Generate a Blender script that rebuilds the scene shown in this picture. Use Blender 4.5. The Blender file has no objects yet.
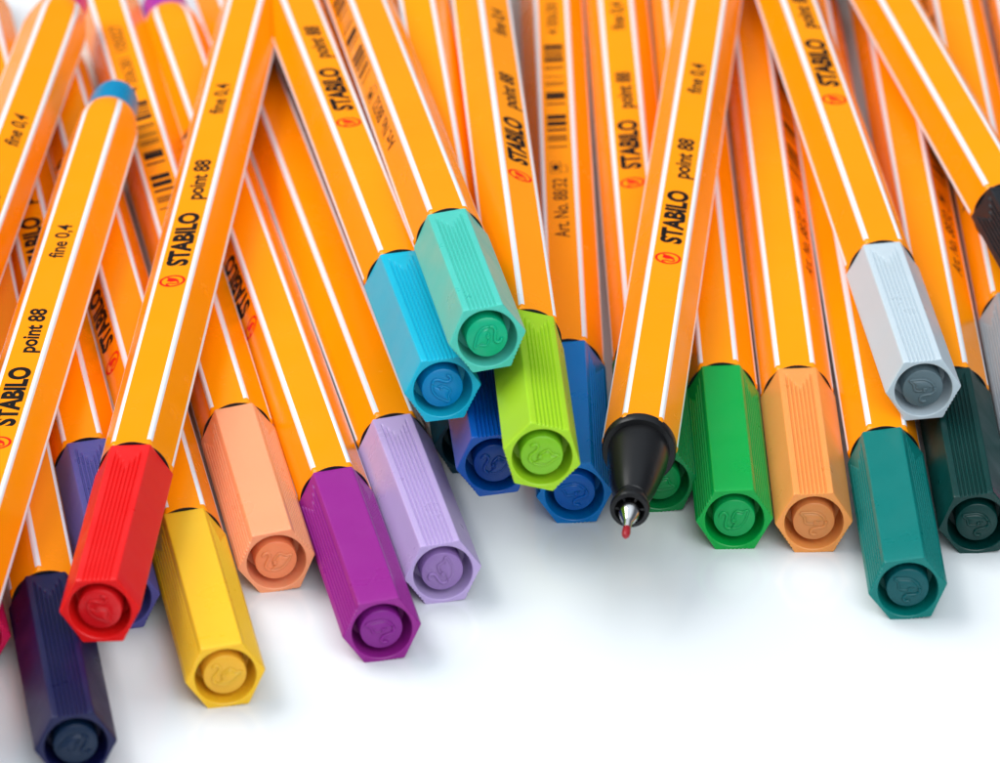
import bpy, bmesh, math, random
from mathutils import Vector, Matrix
random.seed(7)
MM = 0.001
scene = bpy.context.scene
COL = scene.collection

# ------------------------------------------------------------------ materials
def lin(r, g, b):
    def f(c):
        c /= 255.0
        return c / 12.92 if c <= 0.04045 else ((c + 0.055) / 1.055) ** 2.4
    return (f(r), f(g), f(b), 1.0)

def new_mat(name):
    m = bpy.data.materials.new(name)
    m.use_nodes = True
    return m, m.node_tree, m.node_tree.nodes['Principled BSDF']

def plastic(name, col, rough=0.35, bump=0.0, bscale=9000, sss=0.0, coat=0.0, spec=0.5, vary=0.0, smudge=0.08):
    m, nt, b = new_mat(name)
    b.inputs['Base Color'].default_value = col
    b.inputs['Roughness'].default_value = rough
    b.inputs['Specular IOR Level'].default_value = spec
    if coat:
        b.inputs['Coat Weight'].default_value = coat
        b.inputs['Coat Roughness'].default_value = 0.12
    tc = nt.nodes.new('ShaderNodeTexCoord')
    oi = nt.nodes.new('ShaderNodeObjectInfo')
    add = nt.nodes.new('ShaderNodeVectorMath'); add.operation = 'ADD'
    sc = nt.nodes.new('ShaderNodeVectorMath'); sc.operation = 'SCALE'
    cmb = nt.nodes.new('ShaderNodeCombineXYZ')
    for i in range(3): nt.links.new(oi.outputs['Random'], cmb.inputs[i])
    nt.links.new(cmb.outputs[0], sc.inputs[0]); sc.inputs['Scale'].default_value = 3.0
    nt.links.new(tc.outputs['Object'], add.inputs[0]); nt.links.new(sc.outputs[0], add.inputs[1])
    if smudge:                                   # finger smudges vary the gloss a little
        n2 = nt.nodes.new('ShaderNodeTexNoise'); n2.inputs['Scale'].default_value = 190; n2.inputs['Detail'].default_value = 4
        nt.links.new(add.outputs[0], n2.inputs['Vector'])
        mr = nt.nodes.new('ShaderNodeMapRange')
        mr.inputs['From Min'].default_value = 0.3; mr.inputs['From Max'].default_value = 0.7
        mr.inputs['To Min'].default_value = rough - smudge; mr.inputs['To Max'].default_value = rough + smudge
        nt.links.new(n2.outputs['Fac'], mr.inputs['Value'])
        nt.links.new(mr.outputs[0], b.inputs['Roughness'])
    if vary:
        n3 = nt.nodes.new('ShaderNodeTexNoise'); n3.inputs['Scale'].default_value = 60; n3.inputs['Detail'].default_value = 3
        nt.links.new(add.outputs[0], n3.inputs['Vector'])
        hs = nt.nodes.new('ShaderNodeHueSaturation'); hs.inputs['Color'].default_value = col
        mr = nt.nodes.new('ShaderNodeMapRange')
        mr.inputs['From Min'].default_value = 0.3; mr.inputs['From Max'].default_value = 0.7
        mr.inputs['To Min'].default_value = 1 - vary; mr.inputs['To Max'].default_value = 1 + vary
        nt.links.new(n3.outputs['Fac'], mr.inputs['Value']); nt.links.new(mr.outputs[0], hs.inputs['Value'])
        nt.links.new(hs.outputs['Color'], b.inputs['Base Color'])
    if bump:
        n = nt.nodes.new('ShaderNodeTexNoise'); n.inputs['Scale'].default_value = bscale; n.inputs['Detail'].default_value = 2
        nt.links.new(tc.outputs['Object'], n.inputs['Vector'])
        bp = nt.nodes.new('ShaderNodeBump'); bp.inputs['Strength'].default_value = bump; bp.inputs['Distance'].default_value = 0.00004
        nt.links.new(n.outputs['Fac'], bp.inputs['Height']); nt.links.new(bp.outputs['Normal'], b.inputs['Normal'])
    if sss:
        b.inputs['Subsurface Weight'].default_value = sss
        b.inputs['Subsurface Radius'].default_value = (1, 1, 1)
        b.inputs['Subsurface Scale'].default_value = 0.0007
    return m

M_ORANGE = plastic('orange_lacquer', (0.99, 0.30, 0.0008, 1), 0.22, spec=0.2, vary=0.025)
M_STRIPE = plastic('white_stripe', (0.80, 0.82, 0.85, 1), 0.2)
M_BLACKP = plastic('black_plastic', (0.008, 0.008, 0.009, 1), 0.33, bump=0.2, bscale=3500, spec=0.25)
M_INKBLK = plastic('black_print', (0.008, 0.006, 0.006, 1), 0.5, smudge=0, spec=0.1)
M_INKRED = plastic('red_print', (0.78, 0.008, 0.004, 1), 0.45, smudge=0, spec=0.1)
M_METAL, _nt, _b = new_mat('steel')
_b.inputs['Metallic'].default_value = 1; _b.inputs['Base Color'].default_value = (0.8, 0.79, 0.78, 1); _b.inputs['Roughness'].default_value = 0.12
M_NIB = plastic('red_ink_nib', (0.32, 0.005, 0.014, 1), 0.4)

# ------------------------------------------------------------------ mesh helpers
AP, RC = 3.63, 0.32                     # half width over the flats, corner rounding (mm)
W2 = AP / math.cos(math.radians(30))

def mesh_from(name, verts, faces, mats, fm=None, smooth=None):
    me = bpy.data.meshes.new(name)
    me.from_pydata([(x * MM, y * MM, z * MM) for x, y, z in verts], [], faces)
    for m in mats: me.materials.append(m)
    for i, p in enumerate(me.polygons):
        if fm: p.material_index = fm[i]
        p.use_smooth = True if smooth is None else smooth
    me.update()
    bm = bmesh.new(); bm.from_mesh(me)
    bmesh.ops.remove_doubles(bm, verts=bm.verts, dist=1e-7)
    bmesh.ops.recalc_face_normals(bm, faces=bm.faces)
    bm.to_mesh(me); bm.free()
    return me

def sharp(me, deg=28):
    me.set_sharp_from_angle(angle=math.radians(deg))
    return me

def hex_profile(ap, rc, stripe=0.38, mids=6, ridge=False, amp=0.1):
    """points (y, z, is_stripe_after, ridge_weight, face) going round; corner k sits at -30+60k degrees from +Z"""
    pts = []
    c0 = (ap - rc) / math.cos(math.radians(30))
    side = ap * math.tan(math.radians(30))           # half length of a flat
    for k in range(6):
        fa = math.radians(60 * k)                    # face k, clockwise seen from the tip
        n = (-math.sin(fa), math.cos(fa)); t = (-math.cos(fa), -math.sin(fa))   # t points clockwise along the face
        arc_in = side - rc * math.tan(math.radians(30))
        if ridge and k % 2 == 0:
            NG, half = 7, side * 0.74
            xs = [-arc_in, -half]
            w = [0, 0]
            pitch = 2 * half / NG
            for g in range(NG):
                a = -half + g * pitch
                for q, ww in ((0.2, 0.0), (0.45, 1.0), (0.62, 1.0), (0.87, 0.0)):
                    xs.append(a + q * pitch); w.append(ww)
            xs += [half, arc_in]; w += [0, 0]
            for x, ww in zip(xs, w):
                pts.append((n[0] * ap + t[0] * x, n[1] * ap + t[1] * x, False, ww, (n, x / half)))
        else:
            xs = [-arc_in, -(side - stripe)] + [(-1 + 2 * (i + 1) / (mids + 1)) * (side - stripe) for i in range(mids)] + [side - stripe, arc_in]
            for i, x in enumerate(xs):
                st = i == 0 or i >= len(xs) - 2
                pts.append((n[0] * ap + t[0] * x, n[1] * ap + t[1] * x, st, 0.0, (n, 0)))
        # corner arc after the face
        ca = math.radians(60 * k + 30)
        cx, cz = -math.sin(ca) * c0, math.cos(ca) * c0
        for j in range(1, 5):
            a = math.radians(60 * k + 60 * j / 5)
            pts.append((cx - math.sin(a) * rc, cz + math.cos(a) * rc, True, 0.0, (None, 0)))
    return pts

def loft(rings, closed_start=False, closed_end=False):
    verts, faces, info = [], [], []
    n = len(rings[0])
    for r in rings: verts += r
    for i in range(len(rings) - 1):
        for j in range(n):
            a = i * n + j; b = i * n + (j + 1) % n
            faces.append((a, b, b + n, a + n)); info.append((i, j))
    if closed_start: faces.append(tuple(range(n))); info.append((-1, -1))
    if closed_end: faces.append(tuple((len(rings) - 1) * n + j for j in range(n))); info.append((-2, -1))
    return verts, faces, info

CAP_L = 30.1
def barrel_mesh():
    prof = hex_profile(AP, RC)
    xs = [(30.35, 3.66), (30.37, 3.95), (30.5, 4.03), (30.8, 4.12), (31.1, 9), (31.25, 9), (60, 9), (100, 9), (140, 9), (155.4, 9), (155.8, 9),
          (156.2, 4.12), (157.5, 4.0), (159.0, 3.84), (160.4, 3.62), (161.6, 3.4), (162.3, 3.2), (162.5, 3.08), (162.52, 2.6)]
    rings = []
    for x, R in xs:
        ring = []
        for (y, z, st, w, f) in prof:
            r = math.hypot(y, z); k = min(1, R / r); ring.append((x, y * k, z * k))
        rings.append(ring)
    v, f, info = loft(rings, True, True)
    fm = [1 if (5 <= i <= 14 and prof[j][2]) else 0 for i, j in info]
    return sharp(mesh_from('barrel', v, f, [M_ORANGE, M_STRIPE], fm), 20)

def lathe(name, pr, mats, seg=48, fm=None, closed=True):
    rings = [[(x, -math.sin(2 * math.pi * j / seg) * r, math.cos(2 * math.pi * j / seg) * r) for j in range(seg)] for x, r in pr]
    v, f, info = loft(rings, closed, closed)
    return sharp(mesh_from(name, v, f, mats), 35)

def plug_mesh():
    return lathe('end_plug', [(162.2, 3.04), (166.2, 3.0), (167.6, 2.86), (168.5, 2.6), (169.1, 2.2), (169.5, 1.6), (169.7, 0.8), (169.7, 0.05)], [M_BLACKP])

def collar_mesh():
    return lathe('collar', [(29.6, 3.5), (29.7, 3.6), (30.1, 3.64), (30.11, 3.9), (30.32, 3.9), (30.38, 3.86), (30.4, 3.2)], [M_BLACKP], 64)

def cap_mesh():
    prof = hex_profile(3.69, 0.22, ridge=True)
    n = len(prof)
    AMP = 0.21
    def ring(x, scale=1.0, amp=1.0):
        out = []
        for (y, z, st, w, (nn, u)) in prof:
            a = 0
            if w:
                vstart = 0.9 + 3.6 * max(0, 1 - abs(u) * 1.05)   # V-shaped start of the ridges under the cap mouth
                dx = (CAP_L - x) - vstart
                a = AMP * w * amp * max(0, min(1, dx / 1.0)) * (0.35 if x < 0.05 else 0.6 if x < 0.2 else 0.85 if x < 0.5 else 1)
                y2, z2 = y - nn[0] * a, z - nn[1] * a
            else: y2, z2 = y, z
            out.append((x, y2 * scale, z2 * scale))
        return out
    R_REC = 3.2
    xs = [0.0, 0.14, 0.3, 2, 6, 12, 18, 24] + [24 + 0.27 * i for i in range(1, 21)] + [29.7, 29.95, CAP_L]
    xs = sorted(set(xs))
    rings = []
    for x in xs:
        sc = 1.0
        if x == 0.0: sc = 0.976
        elif x == 0.14: sc = 0.994
        elif x == CAP_L: sc = 0.985
        rings.append(ring(x, sc))
    # tip face inwards, matched point for point to the outline: rim, recess wall, floor, boss
    def circ(x, r):
        return [(x, *[c * r / math.hypot(y, z) for c in (y, z)]) for (y, z, st, w, f) in prof]
    inner = [circ(0.0, R_REC + 0.12), circ(0.06, R_REC + 0.03), circ(0.2, R_REC), circ(4.2, R_REC - 0.16), circ(4.3, 2.5), circ(4.3, 0.05)]
    mouth = [circ(CAP_L, 3.4), circ(24.0, 3.35), circ(24.0, 0.05)]
    allr = list(reversed(inner)) + rings + mouth
    v, f, info = loft(allr, True, True)
    me = mesh_from('cap', v, f, [M_BLACKP])
    return sharp(me, 24)

def disc_mesh():
    return lathe('end_disc', [(4.28, 2.36), (0.55, 2.28), (0.42, 2.23), (0.36, 2.14), (0.34, 1.0), (0.34, 0.05)], [M_BLACKP], 56)

def tube_pts(path, rad, seg=8, flat=1.0):
    """raised line lying in the y-z plane at x = 0.34, standing out towards the tip"""
    rings = []
    P = [Vector((0, p[0], p[1])) for p in path]
    for i, p in enumerate(P):
        t = (P[min(i + 1, len(P) - 1)] - P[max(i - 1, 0)]).normalized()
        s = Vector((1, 0, 0)).cross(t)
        r = rad * (0.55 if i in (0, len(P) - 1) else 1)
        rings.append([tuple(Vector((0.34, p.y, p.z)) + s * math.cos(2 * math.pi * k / seg) * r + Vector((1, 0, 0)) * math.sin(2 * math.pi * k / seg) * r * flat) for k in range(seg)])
    return loft(rings, True, True)

def smooth_path(pts, n=5):
    out = []
    for i in range(len(pts) - 1):
        p0 = Vector(pts[max(i - 1, 0)]); p1 = Vector(pts[i]); p2 = Vector(pts[i + 1]); p3 = Vector(pts[min(i + 2, len(pts) - 1)])
        for k in range(n):
            t = k / n
            out.append(0.5 * ((2 * p1) + (p2 - p0) * t + (2 * p0 - 5 * p1 + 4 * p2 - p3) * t * t + (3 * p1 - p0 - 3 * p2 + p3) * t ** 3))
    out.append(Vector(pts[-1]))
    return [tuple(p) for p in out]

NECK = smooth_path([(1.55, 0.25), (1.45, 0.62), (1.1, 0.78), (0.8, 0.5), (0.85, 0.0), (1.0, -0.6), (0.85, -1.05), (0.4, -1.2)])
BODY = smooth_path([(0.4, -1.2), (-0.3, -1.1), (-0.95, -0.55), (-1.3, 0.2), (-1.5, 0.95), (-0.9, 0.75), (-0.25, 0.9), (0.1, 0.45), (0.25, -0.1), (0.1, -0.55)])
def swan_relief_mesh():
    V, F = [], []
    for path, r in ((NECK, 0.2), (BODY, 0.17)):
        v, f, _ = tube_pts(path, r)
        o = len(V); V += v; F += [tuple(i + o for i in q) for q in f]
    # low plump wing inside the outline
    cen = Vector((-0.55, 0.0)); ring_n = len(BODY)
    rings = []
    for s, x in ((0.98, 0.36), (0.9, 0.24), (0.7, 0.14), (0.35, 0.09), (0.05, 0.08)):
        rings.append([(x, cen.x + (p[0] - cen.x) * s, cen.y + (p[1] - cen.y) * s) for p in BODY])
    v, f, _ = loft(rings, True, True); o = len(V); V += v; F += [tuple(i + o for i in q) for q in f]
    rings = [[(x, 0.1 + math.cos(a * math.pi / 6) * r, -0.15 + math.sin(a * math.pi / 6) * r) for a in range(12)] for x, r in ((0.34, 0.24), (0.02, 0.22), (-0.03, 0.15), (0.04, 0.08))]
    v, f, _ = loft(rings, True, True); o = len(V); V += v; F += [tuple(i + o for i in q) for q in f]
    return sharp(mesh_from('swan_relief', V, F, [M_BLACKP]), 50)

# ------------------------------------------------------------------ print on the barrel (flat ink on one face)
ZP = AP + 0.012
def text_flat(body, x0, x1, height, yc, shear=0.0, weight=0.0):
    """text from x0 to x1 along the barrel (mm), cap height `height`, centred on yc; returns verts, faces"""
    cu = bpy.data.curves.new('tmp', 'FONT'); cu.body = body; cu.shear = shear; cu.offset = weight; cu.resolution_u = 5
    ob = bpy.data.objects.new('tmp', cu); COL.objects.link(ob)
    dg = bpy.context.evaluated_depsgraph_get(); dg.update()
    me = bpy.data.meshes.new_from_object(ob.evaluated_get(dg))
    vs = [v.co.copy() for v in me.vertices]; fs = [tuple(p.vertices) for p in me.polygons]
    bpy.data.objects.remove(ob); bpy.data.curves.remove(cu); bpy.data.meshes.remove(me)
    ax0 = min(v.x for v in vs); ax1 = max(v.x for v in vs)
    CAPH = 0.70                                       # cap height of the font at size 1
    out = [(x0 + (v.x - ax0) / (ax1 - ax0) * (x1 - x0), yc + (v.y / CAPH - 0.5) * height, ZP) for v in vs]
    return out, fs

def merge(parts):
    V, F = [], []
    for v, f in parts:
        o = len(V); V += v; F += [tuple(i + o for i in q) for q in f]
    return V, F

def brand_mesh():
    V, F = merge([text_flat('STABILO', 74.2, 88.4, 2.25, 0, 0.06, 0.05),
                  text_flat('point 88', 91.8, 103.0, 1.85, 0, 0.10, 0.03),
                  text_flat('fine 0,4', 116.2, 125.0, 1.7, 0, 0.10, 0.022)])
    return mesh_from('printed_lettering', V, F, [M_INKBLK], smooth=False)

def emblem_mesh():
    V, F = [], []
    cx, N = 70.3, 48
    ro, ri = 1.5, 1.2
    for i in range(N):
        a = 2 * math.pi * i / N
        V += [(cx + math.cos(a) * ro, math.sin(a) * ro, ZP), (cx + math.cos(a) * ri, math.sin(a) * ri, ZP)]
    for i in range(N):
        j = (i + 1) % N; F.append((2 * i, 2 * j, 2 * j + 1, 2 * i + 1))
    # swan: filled body with an S neck; text-up is +y
    k = 0.68
    body = [(cx + (-p[0]) * k - 0.05, p[1] * k + 0.05, ZP) for p in BODY]
    o = len(V); c = (cx + 0.25, 0.05, ZP); V += body + [c]
    n = len(body)
    for i in range(n): F.append((o + i, o + (i + 1) % n, o + n))
    pth = [Vector((cx - p[0] * k - 0.05, p[1] * k + 0.05, 0)) for p in NECK]
    o = len(V)
    for i, p in enumerate(pth):
        t = (pth[min(i + 1, len(pth) - 1)] - pth[max(i - 1, 0)]).normalized(); s = Vector((-t.y, t.x, 0)) * 0.12
        V += [(p.x + s.x, p.y + s.y, ZP + 0.001), (p.x - s.x, p.y - s.y, ZP + 0.001)]
    for i in range(len(pth) - 1): F.append((o + 2 * i, o + 2 * i + 1, o + 2 * i + 3, o + 2 * i + 2))
    return mesh_from('printed_emblem', V, F, [M_INKRED], smooth=False)

def barcode_mesh():
    parts = [text_flat('Art. No. 88/32', 57.6, 74.0, 1.75, 0, 0.0, 0.008)]
    def rect(x0, x1, y0=-1.2, y1=1.2):
        parts.append(([(x0, y0, ZP), (x1, y0, ZP), (x1, y1, ZP), (x0, y1, ZP)], [(0, 1, 2, 3)]))
    A = lambda y: 80.7 + (158 - y) * 0.2985
    for y, w in ((150, .35), (143.5, .35), (141.4, .35), (139.3, .35), (133.2, .7), (127, 1.35), (120.5, 1.35), (107.3, .5), (102, .35), (99.6, 1.1), (96.5, .6), (88, .35), (85.6, .3), (79.6, .3), (71.6, .3), (69.6, .3), (62.5, 1.2), (58.2, .5), (55.8, .35), (52.8, .5), (48.6, 1.3)):
        rect(A(y) - w / 2, A(y) + w / 2)
    # tidy-man / carton sign beside the bars
    rect(75.6, 78.8, 0.95, 1.05); rect(75.6, 78.8, -0.25, -0.15); rect(75.6, 75.72, -0.148, 0.948); rect(78.68, 78.8, -0.148, 0.948)
    rect(76.4, 78.0, 0.05, 0.75)
    rect(75.6, 75.72, -1.0, -0.4); rect(75.74, 77.6, -1.05, -0.95); rect(77.62, 77.75, -1.0, -0.4)
    parts.append(text_flat('4 006381 105027', 117.2, 138.0, 1.5, 0, 0.0, 0.004))
    V, F = merge(parts)
    return mesh_from('printed_barcode', V, F, [M_INKBLK], smooth=False)

ME = dict(barrel=barrel_mesh(), plug=plug_mesh(), collar=collar_mesh(), cap=cap_mesh(), swan=swan_relief_mesh(), disc=disc_mesh(), brand=brand_mesh(), emblem=emblem_mesh(), barcode=barcode_mesh())

# ------------------------------------------------------------------ objects
def part(name, me, parent, rot=0.0, mat=None):
    o = bpy.data.objects.new(name, me); COL.objects.link(o); o.parent = parent
    o.rotation_euler = (rot, 0, 0)
    if mat:
        o.material_slots[0].link = 'OBJECT'; o.material_slots[0].material = mat
    return o

CAM = Vector((0, 0, 311.72))
GROUP = 'fineliner pens fanned out in a pile on the white table'

POSES = {
    'navy': ((-42.989, 525.841, 3.609), (-0.15999, 0.98712, 0.0)),
    'crimson': ((-55.357, 547.742, 3.609), (-0.19379, 0.98104, 0.0)),
    'slate': ((-40.147, 556.377, 3.609), (-0.1709, 0.98529, 0.0)),
    'yellow': ((-28.411, 540.044, 3.609), (-0.1775, 0.98412, 0.0)),
    'peach': ((-23.954, 564.778, 3.609), (-0.17583, 0.98442, 0.0)),
    'purple': ((-12.382, 549.667, 3.609), (-0.18549, 0.98265, 0.0)),
    'lavender': ((-6.088, 562.326, 3.609), (-0.18763, 0.98224, 0.0)),
    'petrol': ((-3.226, 592.176, 3.609), (-0.08303, 0.99655, 0.0)),
    'blue': ((8.157, 580.317, 3.609), (-0.01126, 0.99994, 0.0)),
    'pine': ((17.579, 582.893, 3.609), (-0.01911, 0.99982, 0.0)),
    'green': ((25.465, 574.297, 3.609), (-0.01401, 0.9999, 0.0)),
    'tan': ((34.066, 573.609, 3.609), (-0.01503, 0.99989, 0.0)),
    'teal': ((43.358, 558.678, 3.609), (-0.02304, 0.99973, 0.0)),
    'black_green': ((51.734, 573.38, 3.609), (-0.01689, 0.99986, 0.0)),
    'silver': ((60.005, 592.99, 3.609), (-0.01386, 0.9999, 0.0)),
    'far_right': ((67.494, 597.99, 3.609), (-0.00212, 1.0, 0.0)),
    'darkblue': ((-0.54, 574.017, 10.5), (-0.07966, 0.99681, 0.00417)),
    'lime': ((4.448, 563.072, 17.2), (-0.05015, 0.99769, -0.04583)),
    'turquoise': ((-6.17, 578.835, 17.2), (-0.16648, 0.98484, -0.04881)),
    'mint': ((-1.343, 577.163, 24.2), (-0.13878, 0.98645, -0.0875)),
    'pinkrear': ((-68.542, 532.829, 10.809), (0.08048, 0.99676, 0.0)),
    'bluerear': ((-58.52, 501.496, 10.809), (0.06864, 0.99764, 0.0)),
    'open': ((12.296, 547.062, 10.8), (0.09296, 0.99567, 0.00238)),
    'red': ((-41.295, 541.051, 10.8), (0.06468, 0.99791, 0.00119)),
    'grey': ((46.829, 591.291, 10.8), (-0.09496, 0.99548, 0.00119)),
    'black': ((64.386, 607.203, 10.809), (-0.16636, 0.98607, 0.0)),
}

def frame(key):
    p, d = POSES[key]; p = Vector(p); d = Vector(d).normalized()
    z = (Vector((0, 0, 1)) - d * d.z).normalized(); y = z.cross(d)
    m = Matrix.Identity(4)
    for i, c in enumerate((d, y, z)):
        for r in range(3): m[r][i] = c[r]
    m.translation = p * MM
    q = p + d * 70; v = CAM - q; v = (v - d * v.dot(d)).normalized()
    return m, math.atan2(-v.dot(y), v.dot(z))

def cap_mat(name, rgb, k=0.86, **kw):
    c = lin(*rgb)
    if max(rgb) < 120: k = 0.6
    col = (c[0] * k, c[1] * k, c[2] * k, 1)
    m = plastic(name, col, 0.34, sss=0.35, vary=0.03, spec=0.3, **kw)
    mx = max(col[:3])                                   # light of the plastic's own hue travels farthest inside it
    m.node_tree.nodes['Principled BSDF'].inputs['Subsurface Radius'].default_value = tuple(0.15 + 0.85 * x / mx for x in col[:3])
    return m

def make_pen(key, label, rgb, barrel_roll, cap_roll, ridged_up, swan_rot, brand=None, barcode=None, plug=None, cap=True):
    m, alpha = frame(key)
    root = bpy.data.objects.new('fineliner_pen', None); COL.objects.link(root)
    root.empty_display_size = 0.01; root.matrix_world = m
    root['label'] = label; root['category'] = 'fineliner pen'; root['group'] = GROUP
    br = alpha + math.radians(barrel_roll)
    b = part('barrel', ME['barrel'], root, br)
    if brand is not None:
        part('printed_lettering', ME['brand'], b, math.radians(60 * brand))
        part('printed_emblem', ME['emblem'], b, math.radians(60 * brand))
    if barcode is not None:
        part('printed_barcode', ME['barcode'], b, math.radians(60 * barcode))
    mat = cap_mat(key + '_cap_plastic', rgb)
    pm = mat if plug is None else cap_mat(key + '_plug_plastic', plug)
    part('end_plug', ME['plug'], root, 0, pm)
    part('collar', ME['collar'], root)
    if cap:
        c = part('cap', ME['cap'], root, math.radians(cap_roll + (0 if ridged_up else 60)), mat)
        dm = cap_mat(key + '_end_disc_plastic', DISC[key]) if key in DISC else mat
        part('end_disc', ME['disc'], c, 0, dm)
        part('swan_relief', ME['swan'], c, math.radians(swan_rot), dm)
    return root

PENS = [
 # key, label, colour, barrel roll, cap roll, ridged face up, swan turn, brand face, barcode face, plug
 ('navy', 'pen with a navy blue cap, reaching lowest of all at the bottom left', (24, 28, 84), 26, -3, True, 200, -1, None, None),
 ('crimson', 'pen with a crimson cap, nearly all cut off by the left edge', (214, 18, 84), 0, 0, False, 0, None, None, None),
 ('slate', 'pen with a dusky violet blue cap lying half under the red cap', (90, 88, 160), 0, -4, True, 40, 0, None, None),
 ('yellow', 'pen with a golden yellow cap between the red cap and the peach cap', (250, 196, 40), 12, -5, False, 330, -1, None, None),
 ('peach', 'pen with a pale peach orange cap between the yellow and the purple cap', (255, 166, 120), 1, -7, False, 320, None, 0, None),
 ('purple', 'pen with a magenta purple cap and matching end plug, left of the lavender cap', (152, 34, 142), 12, -5, False, 180, -1, None, (170, 50, 165)),
 ('lavender', 'pen with a pale lavender cap, between the purple cap and the turquoise cap', (192, 170, 218), 21, -5, True, 320, None, None, None),
 ('darkblue', 'pen with a deep royal blue cap partly hidden behind the lime green cap', (0, 82, 172), 0, -6, True, 20, None, None, None),
 ('blue', 'pen with a medium blue cap and Art. No. 88/32 printed down its barrel', (0, 122, 200), 0, -5, False, 180, None, 0, None),
 ('pine', 'pen with a dark green cap tucked behind the uncapped pen', (6, 128, 66), 0, -7, False, 0, 0, None, None),
 ('green', 'pen with a bright green cap just right of the uncapped pen', (0, 168, 70), 0, -2, False, 300, None, None, None),
 ('tan', 'pen with a light orange tan cap between the bright green and the teal cap', (246, 160, 84), 3, -2, True, 250, None, 1, None),
 ('teal', 'pen with a teal green cap, reaching lowest on the right side', (0, 124, 118), 13, -8, False, 200, None, None, None),
 ('black_green', 'pen with a very dark green cap under the pale grey cap', (0, 66, 62), 0, -8, True, 250, None, 1, None),
 ('silver', 'pen with a mid grey cap cut by the right edge, below the black cap', (160, 166, 172), 4, 0, False, 0, None, -1, None),
 ('far_right', 'pen whose barrel only shows in the top right corner, its cap out of view', (230, 90, 160), -8, 0, True, 0, None, None, None),
 ('lime', 'pen with a lime green cap lying over the two blue caps', (168, 214, 36), 30, 14, True, 20, 0, None, None),
 ('turquoise', 'pen with a turquoise blue cap between the lavender and the mint cap', (20, 186, 216), 18, -3, True, 100, 0, None, None),
 ('mint', 'pen with a mint green cap, topmost where the turquoise and lime caps meet', (86, 206, 190), 16, -7, True, 180, None, -1, None),
 ('petrol', 'pen with a dark petrol cap in the shade under the turquoise and royal blue caps', (0, 62, 78), 0, 0, True, 0, None, None, None),
 ('pinkrear', 'pen with a pink end plug at the top left corner, its cap out of view', (236, 28, 122), -4, 0, True, 0, 0, None, None),
 ('bluerear', 'pen with a bright blue end plug, lying on top at the left edge', (0, 138, 186), -21, 0, True, 0, 0, None, None),
 ('open', 'uncapped pen with black cone, steel tip and red nib', (210, 20, 30), -2, 0, True, 0, 0, None, None),
 ('red', 'pen with a bright red cap lying across the others at the left', (238, 26, 26), -20, -4, True, 90, 0, None, None),
 ('grey', 'pen with a pale grey cap lying over the dark green and teal pens', (202, 216, 224), 22, -3, True, 250, 0, None, None),
 ('black', 'pen with a black cap cut by the right edge, slanting across the top right', (40, 43, 48), 25, 0, False, 0, None, None, None),
]
# the moulded disc in each cap end, where its plastic is deeper than the cap's
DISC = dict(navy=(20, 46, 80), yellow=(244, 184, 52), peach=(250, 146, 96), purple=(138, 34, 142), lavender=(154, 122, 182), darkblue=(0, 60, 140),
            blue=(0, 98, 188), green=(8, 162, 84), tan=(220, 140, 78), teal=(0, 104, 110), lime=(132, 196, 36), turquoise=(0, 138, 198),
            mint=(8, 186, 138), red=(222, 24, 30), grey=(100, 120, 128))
PENOBJ = {}
for a in PENS:
    PENOBJ[a[0]] = make_pen(*a, cap=a[0] != 'open')

# the uncapped pen: black cone, steel sleeve and nib
ro = PENOBJ['open']
m, alpha = frame('open')
c = part('grip_cone', lathe('grip_cone', [(31.0, 3.0), (30.8, 4.03), (29.6, 4.03), (29.45, 3.93), (29.42, 3.36), (28.5, 3.32), (26.5, 3.2), (22.0, 2.55), (19.9, 2.1), (19.0, 1.82), (18.6, 1.72),
      (18.5, 1.6), (17.2, 1.58), (17.1, 1.72), (16.9, 2.05), (16.7, 2.14), (16.2, 2.14), (16.0, 2.05), (15.95, 1.62), (16.4, 1.5), (17.6, 1.42), (17.6, 0.3)], [M_BLACKP], 64), ro)
fins = []
for k in range(6):
    a = math.radians(60 * k); r = Vector((0, math.cos(a), math.sin(a))); s = Vector((0, -math.sin(a), math.cos(a))) * 0.12
    vs = []
    for x in (16.3, 17.6):
        for rr in (0.9, 1.55):
            for sg in (-1, 1): vs.append(tuple(Vector((x, 0, 0)) + r * rr + s * sg))
    fins.append((vs, [(0, 1, 3, 2), (4, 5, 7, 6), (0, 1, 5, 4), (2, 3, 7, 6), (0, 2, 6, 4), (1, 3, 7, 5)]))
v, f = merge(fins)
part('inner_rib', mesh_from('inner_rib', v, f, [M_BLACKP], smooth=False), c)
st = part('steel_tip', lathe('steel_tip', [(17.7, 1.1), (16.2, 1.2), (15.5, 1.18), (14.8, 1.04), (14.2, 0.84), (13.6, 0.62), (13.2, 0.48), (12.0, 0.42), (11.9, 0.38), (11.9, 0.2)], [M_METAL], 40), ro)
part('nib', lathe('nib', [(12.1, 0.35), (11.9, 0.43), (10.9, 0.46), (10.5, 0.42), (10.2, 0.3), (10.1, 0.1)], [M_NIB], 24), ro)

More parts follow.
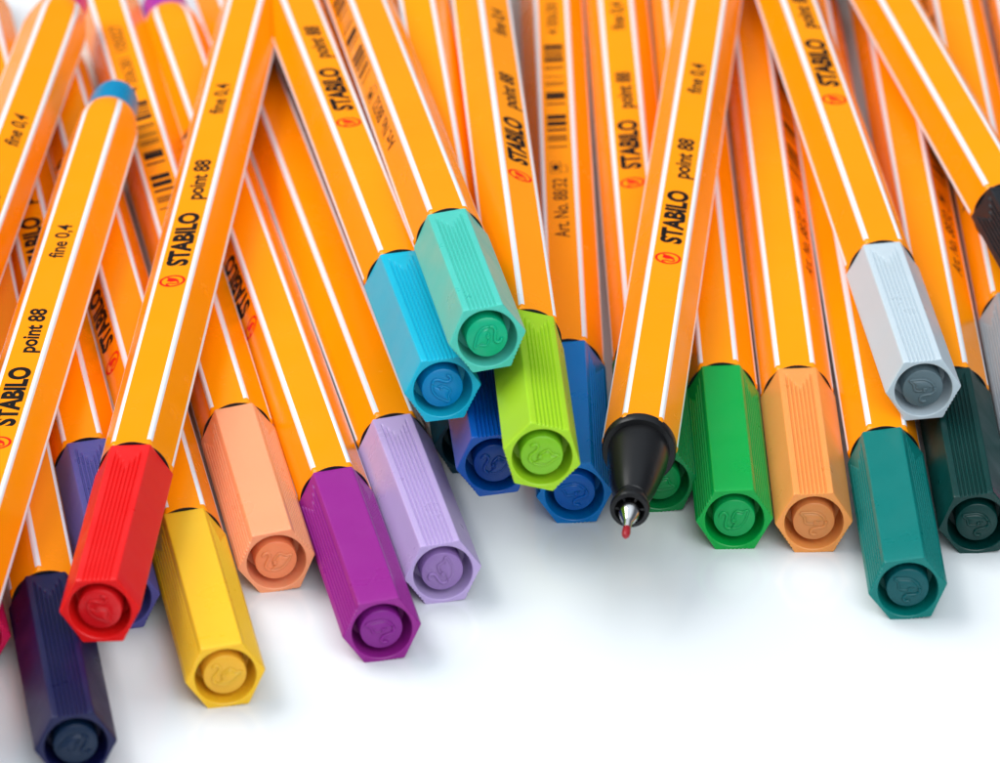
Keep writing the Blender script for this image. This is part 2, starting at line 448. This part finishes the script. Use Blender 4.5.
# ------------------------------------------------------------------ table
tm, nt, b = new_mat('white_gloss_table')
b.inputs['Base Color'].default_value = (0.76, 0.785, 0.795, 1)
b.inputs['Roughness'].default_value = 0.16
b.inputs['Specular IOR Level'].default_value = 0.5
tc = nt.nodes.new('ShaderNodeTexCoord')
n = nt.nodes.new('ShaderNodeTexNoise'); n.inputs['Scale'].default_value = 35; n.inputs['Detail'].default_value = 5
mr = nt.nodes.new('ShaderNodeMapRange'); mr.inputs['To Min'].default_value = 0.08; mr.inputs['To Max'].default_value = 0.15
nt.links.new(tc.outputs['Object'], n.inputs['Vector']); nt.links.new(n.outputs['Fac'], mr.inputs['Value']); nt.links.new(mr.outputs[0], b.inputs['Roughness'])
bm = bmesh.new(); bmesh.ops.create_grid(bm, x_segments=4, y_segments=4, size=1.6)
me = bpy.data.meshes.new('table_top'); bm.to_mesh(me); bm.free(); me.materials.append(tm)
t = bpy.data.objects.new('table_top', me); COL.objects.link(t); t.location = (0, 0.7, 0); t['kind'] = 'structure'

# ------------------------------------------------------------------ light
w = bpy.data.worlds.new('World'); scene.world = w; w.use_nodes = True
bg = w.node_tree.nodes['Background']; bg.inputs['Strength'].default_value = 1.0
# a dim studio with a bright ceiling
wt = w.node_tree; wc = wt.nodes.new('ShaderNodeTexCoord'); sp = wt.nodes.new('ShaderNodeSeparateXYZ'); cr = wt.nodes.new('ShaderNodeValToRGB')
wt.links.new(wc.outputs['Generated'], sp.inputs[0]); wt.links.new(sp.outputs['Z'], cr.inputs['Fac']); wt.links.new(cr.outputs['Color'], bg.inputs['Color'])
cr.color_ramp.elements[0].position = 0.48; cr.color_ramp.elements[0].color = (0.10, 0.112, 0.13, 1)
cr.color_ramp.elements[1].position = 0.85; cr.color_ramp.elements[1].color = (0.88, 0.98, 1.08, 1)

def area(name, loc, target, size, energy, color=(1, 1, 1)):
    l = bpy.data.lights.new(name, 'AREA'); l.shape = 'RECTANGLE'; l.size = size[0]; l.size_y = size[1]; l.energy = energy; l.color = color
    o = bpy.data.objects.new(name, l); COL.objects.link(o); o.location = loc
    o.rotation_euler = (Vector(target) - Vector(loc)).to_track_quat('-Z', 'Y').to_euler()
    return o
area('key_softbox', (-0.68, 0.92, 0.88), (0, 0.62, 0), (0.9, 0.7), 12, (1, 0.985, 0.96))
area('front_fill', (0.25, -0.25, 0.62), (0, 0.6, 0), (0.8, 0.6), 8.5, (0.93, 0.97, 1))

# ------------------------------------------------------------------ camera
cd = bpy.data.cameras.new('Camera'); co = bpy.data.objects.new('Camera', cd); COL.objects.link(co)
co.location = CAM * MM
co.rotation_euler = (math.radians(90 - 26.8913), 0, 0)
cd.sensor_fit = 'HORIZONTAL'; cd.sensor_width = 36; cd.lens = 216
cd.clip_start = 0.01; cd.clip_end = 20
cd.dof.use_dof = True; cd.dof.focus_distance = 0.658; cd.dof.aperture_fstop = 43
scene.camera = co

scene.render.engine = 'CYCLES'
scene.view_settings.view_transform = 'Standard'; scene.view_settings.look = 'None'
scene.view_settings.exposure = 0.0; scene.view_settings.gamma = 1.0
scene.cycles.max_bounces = 8
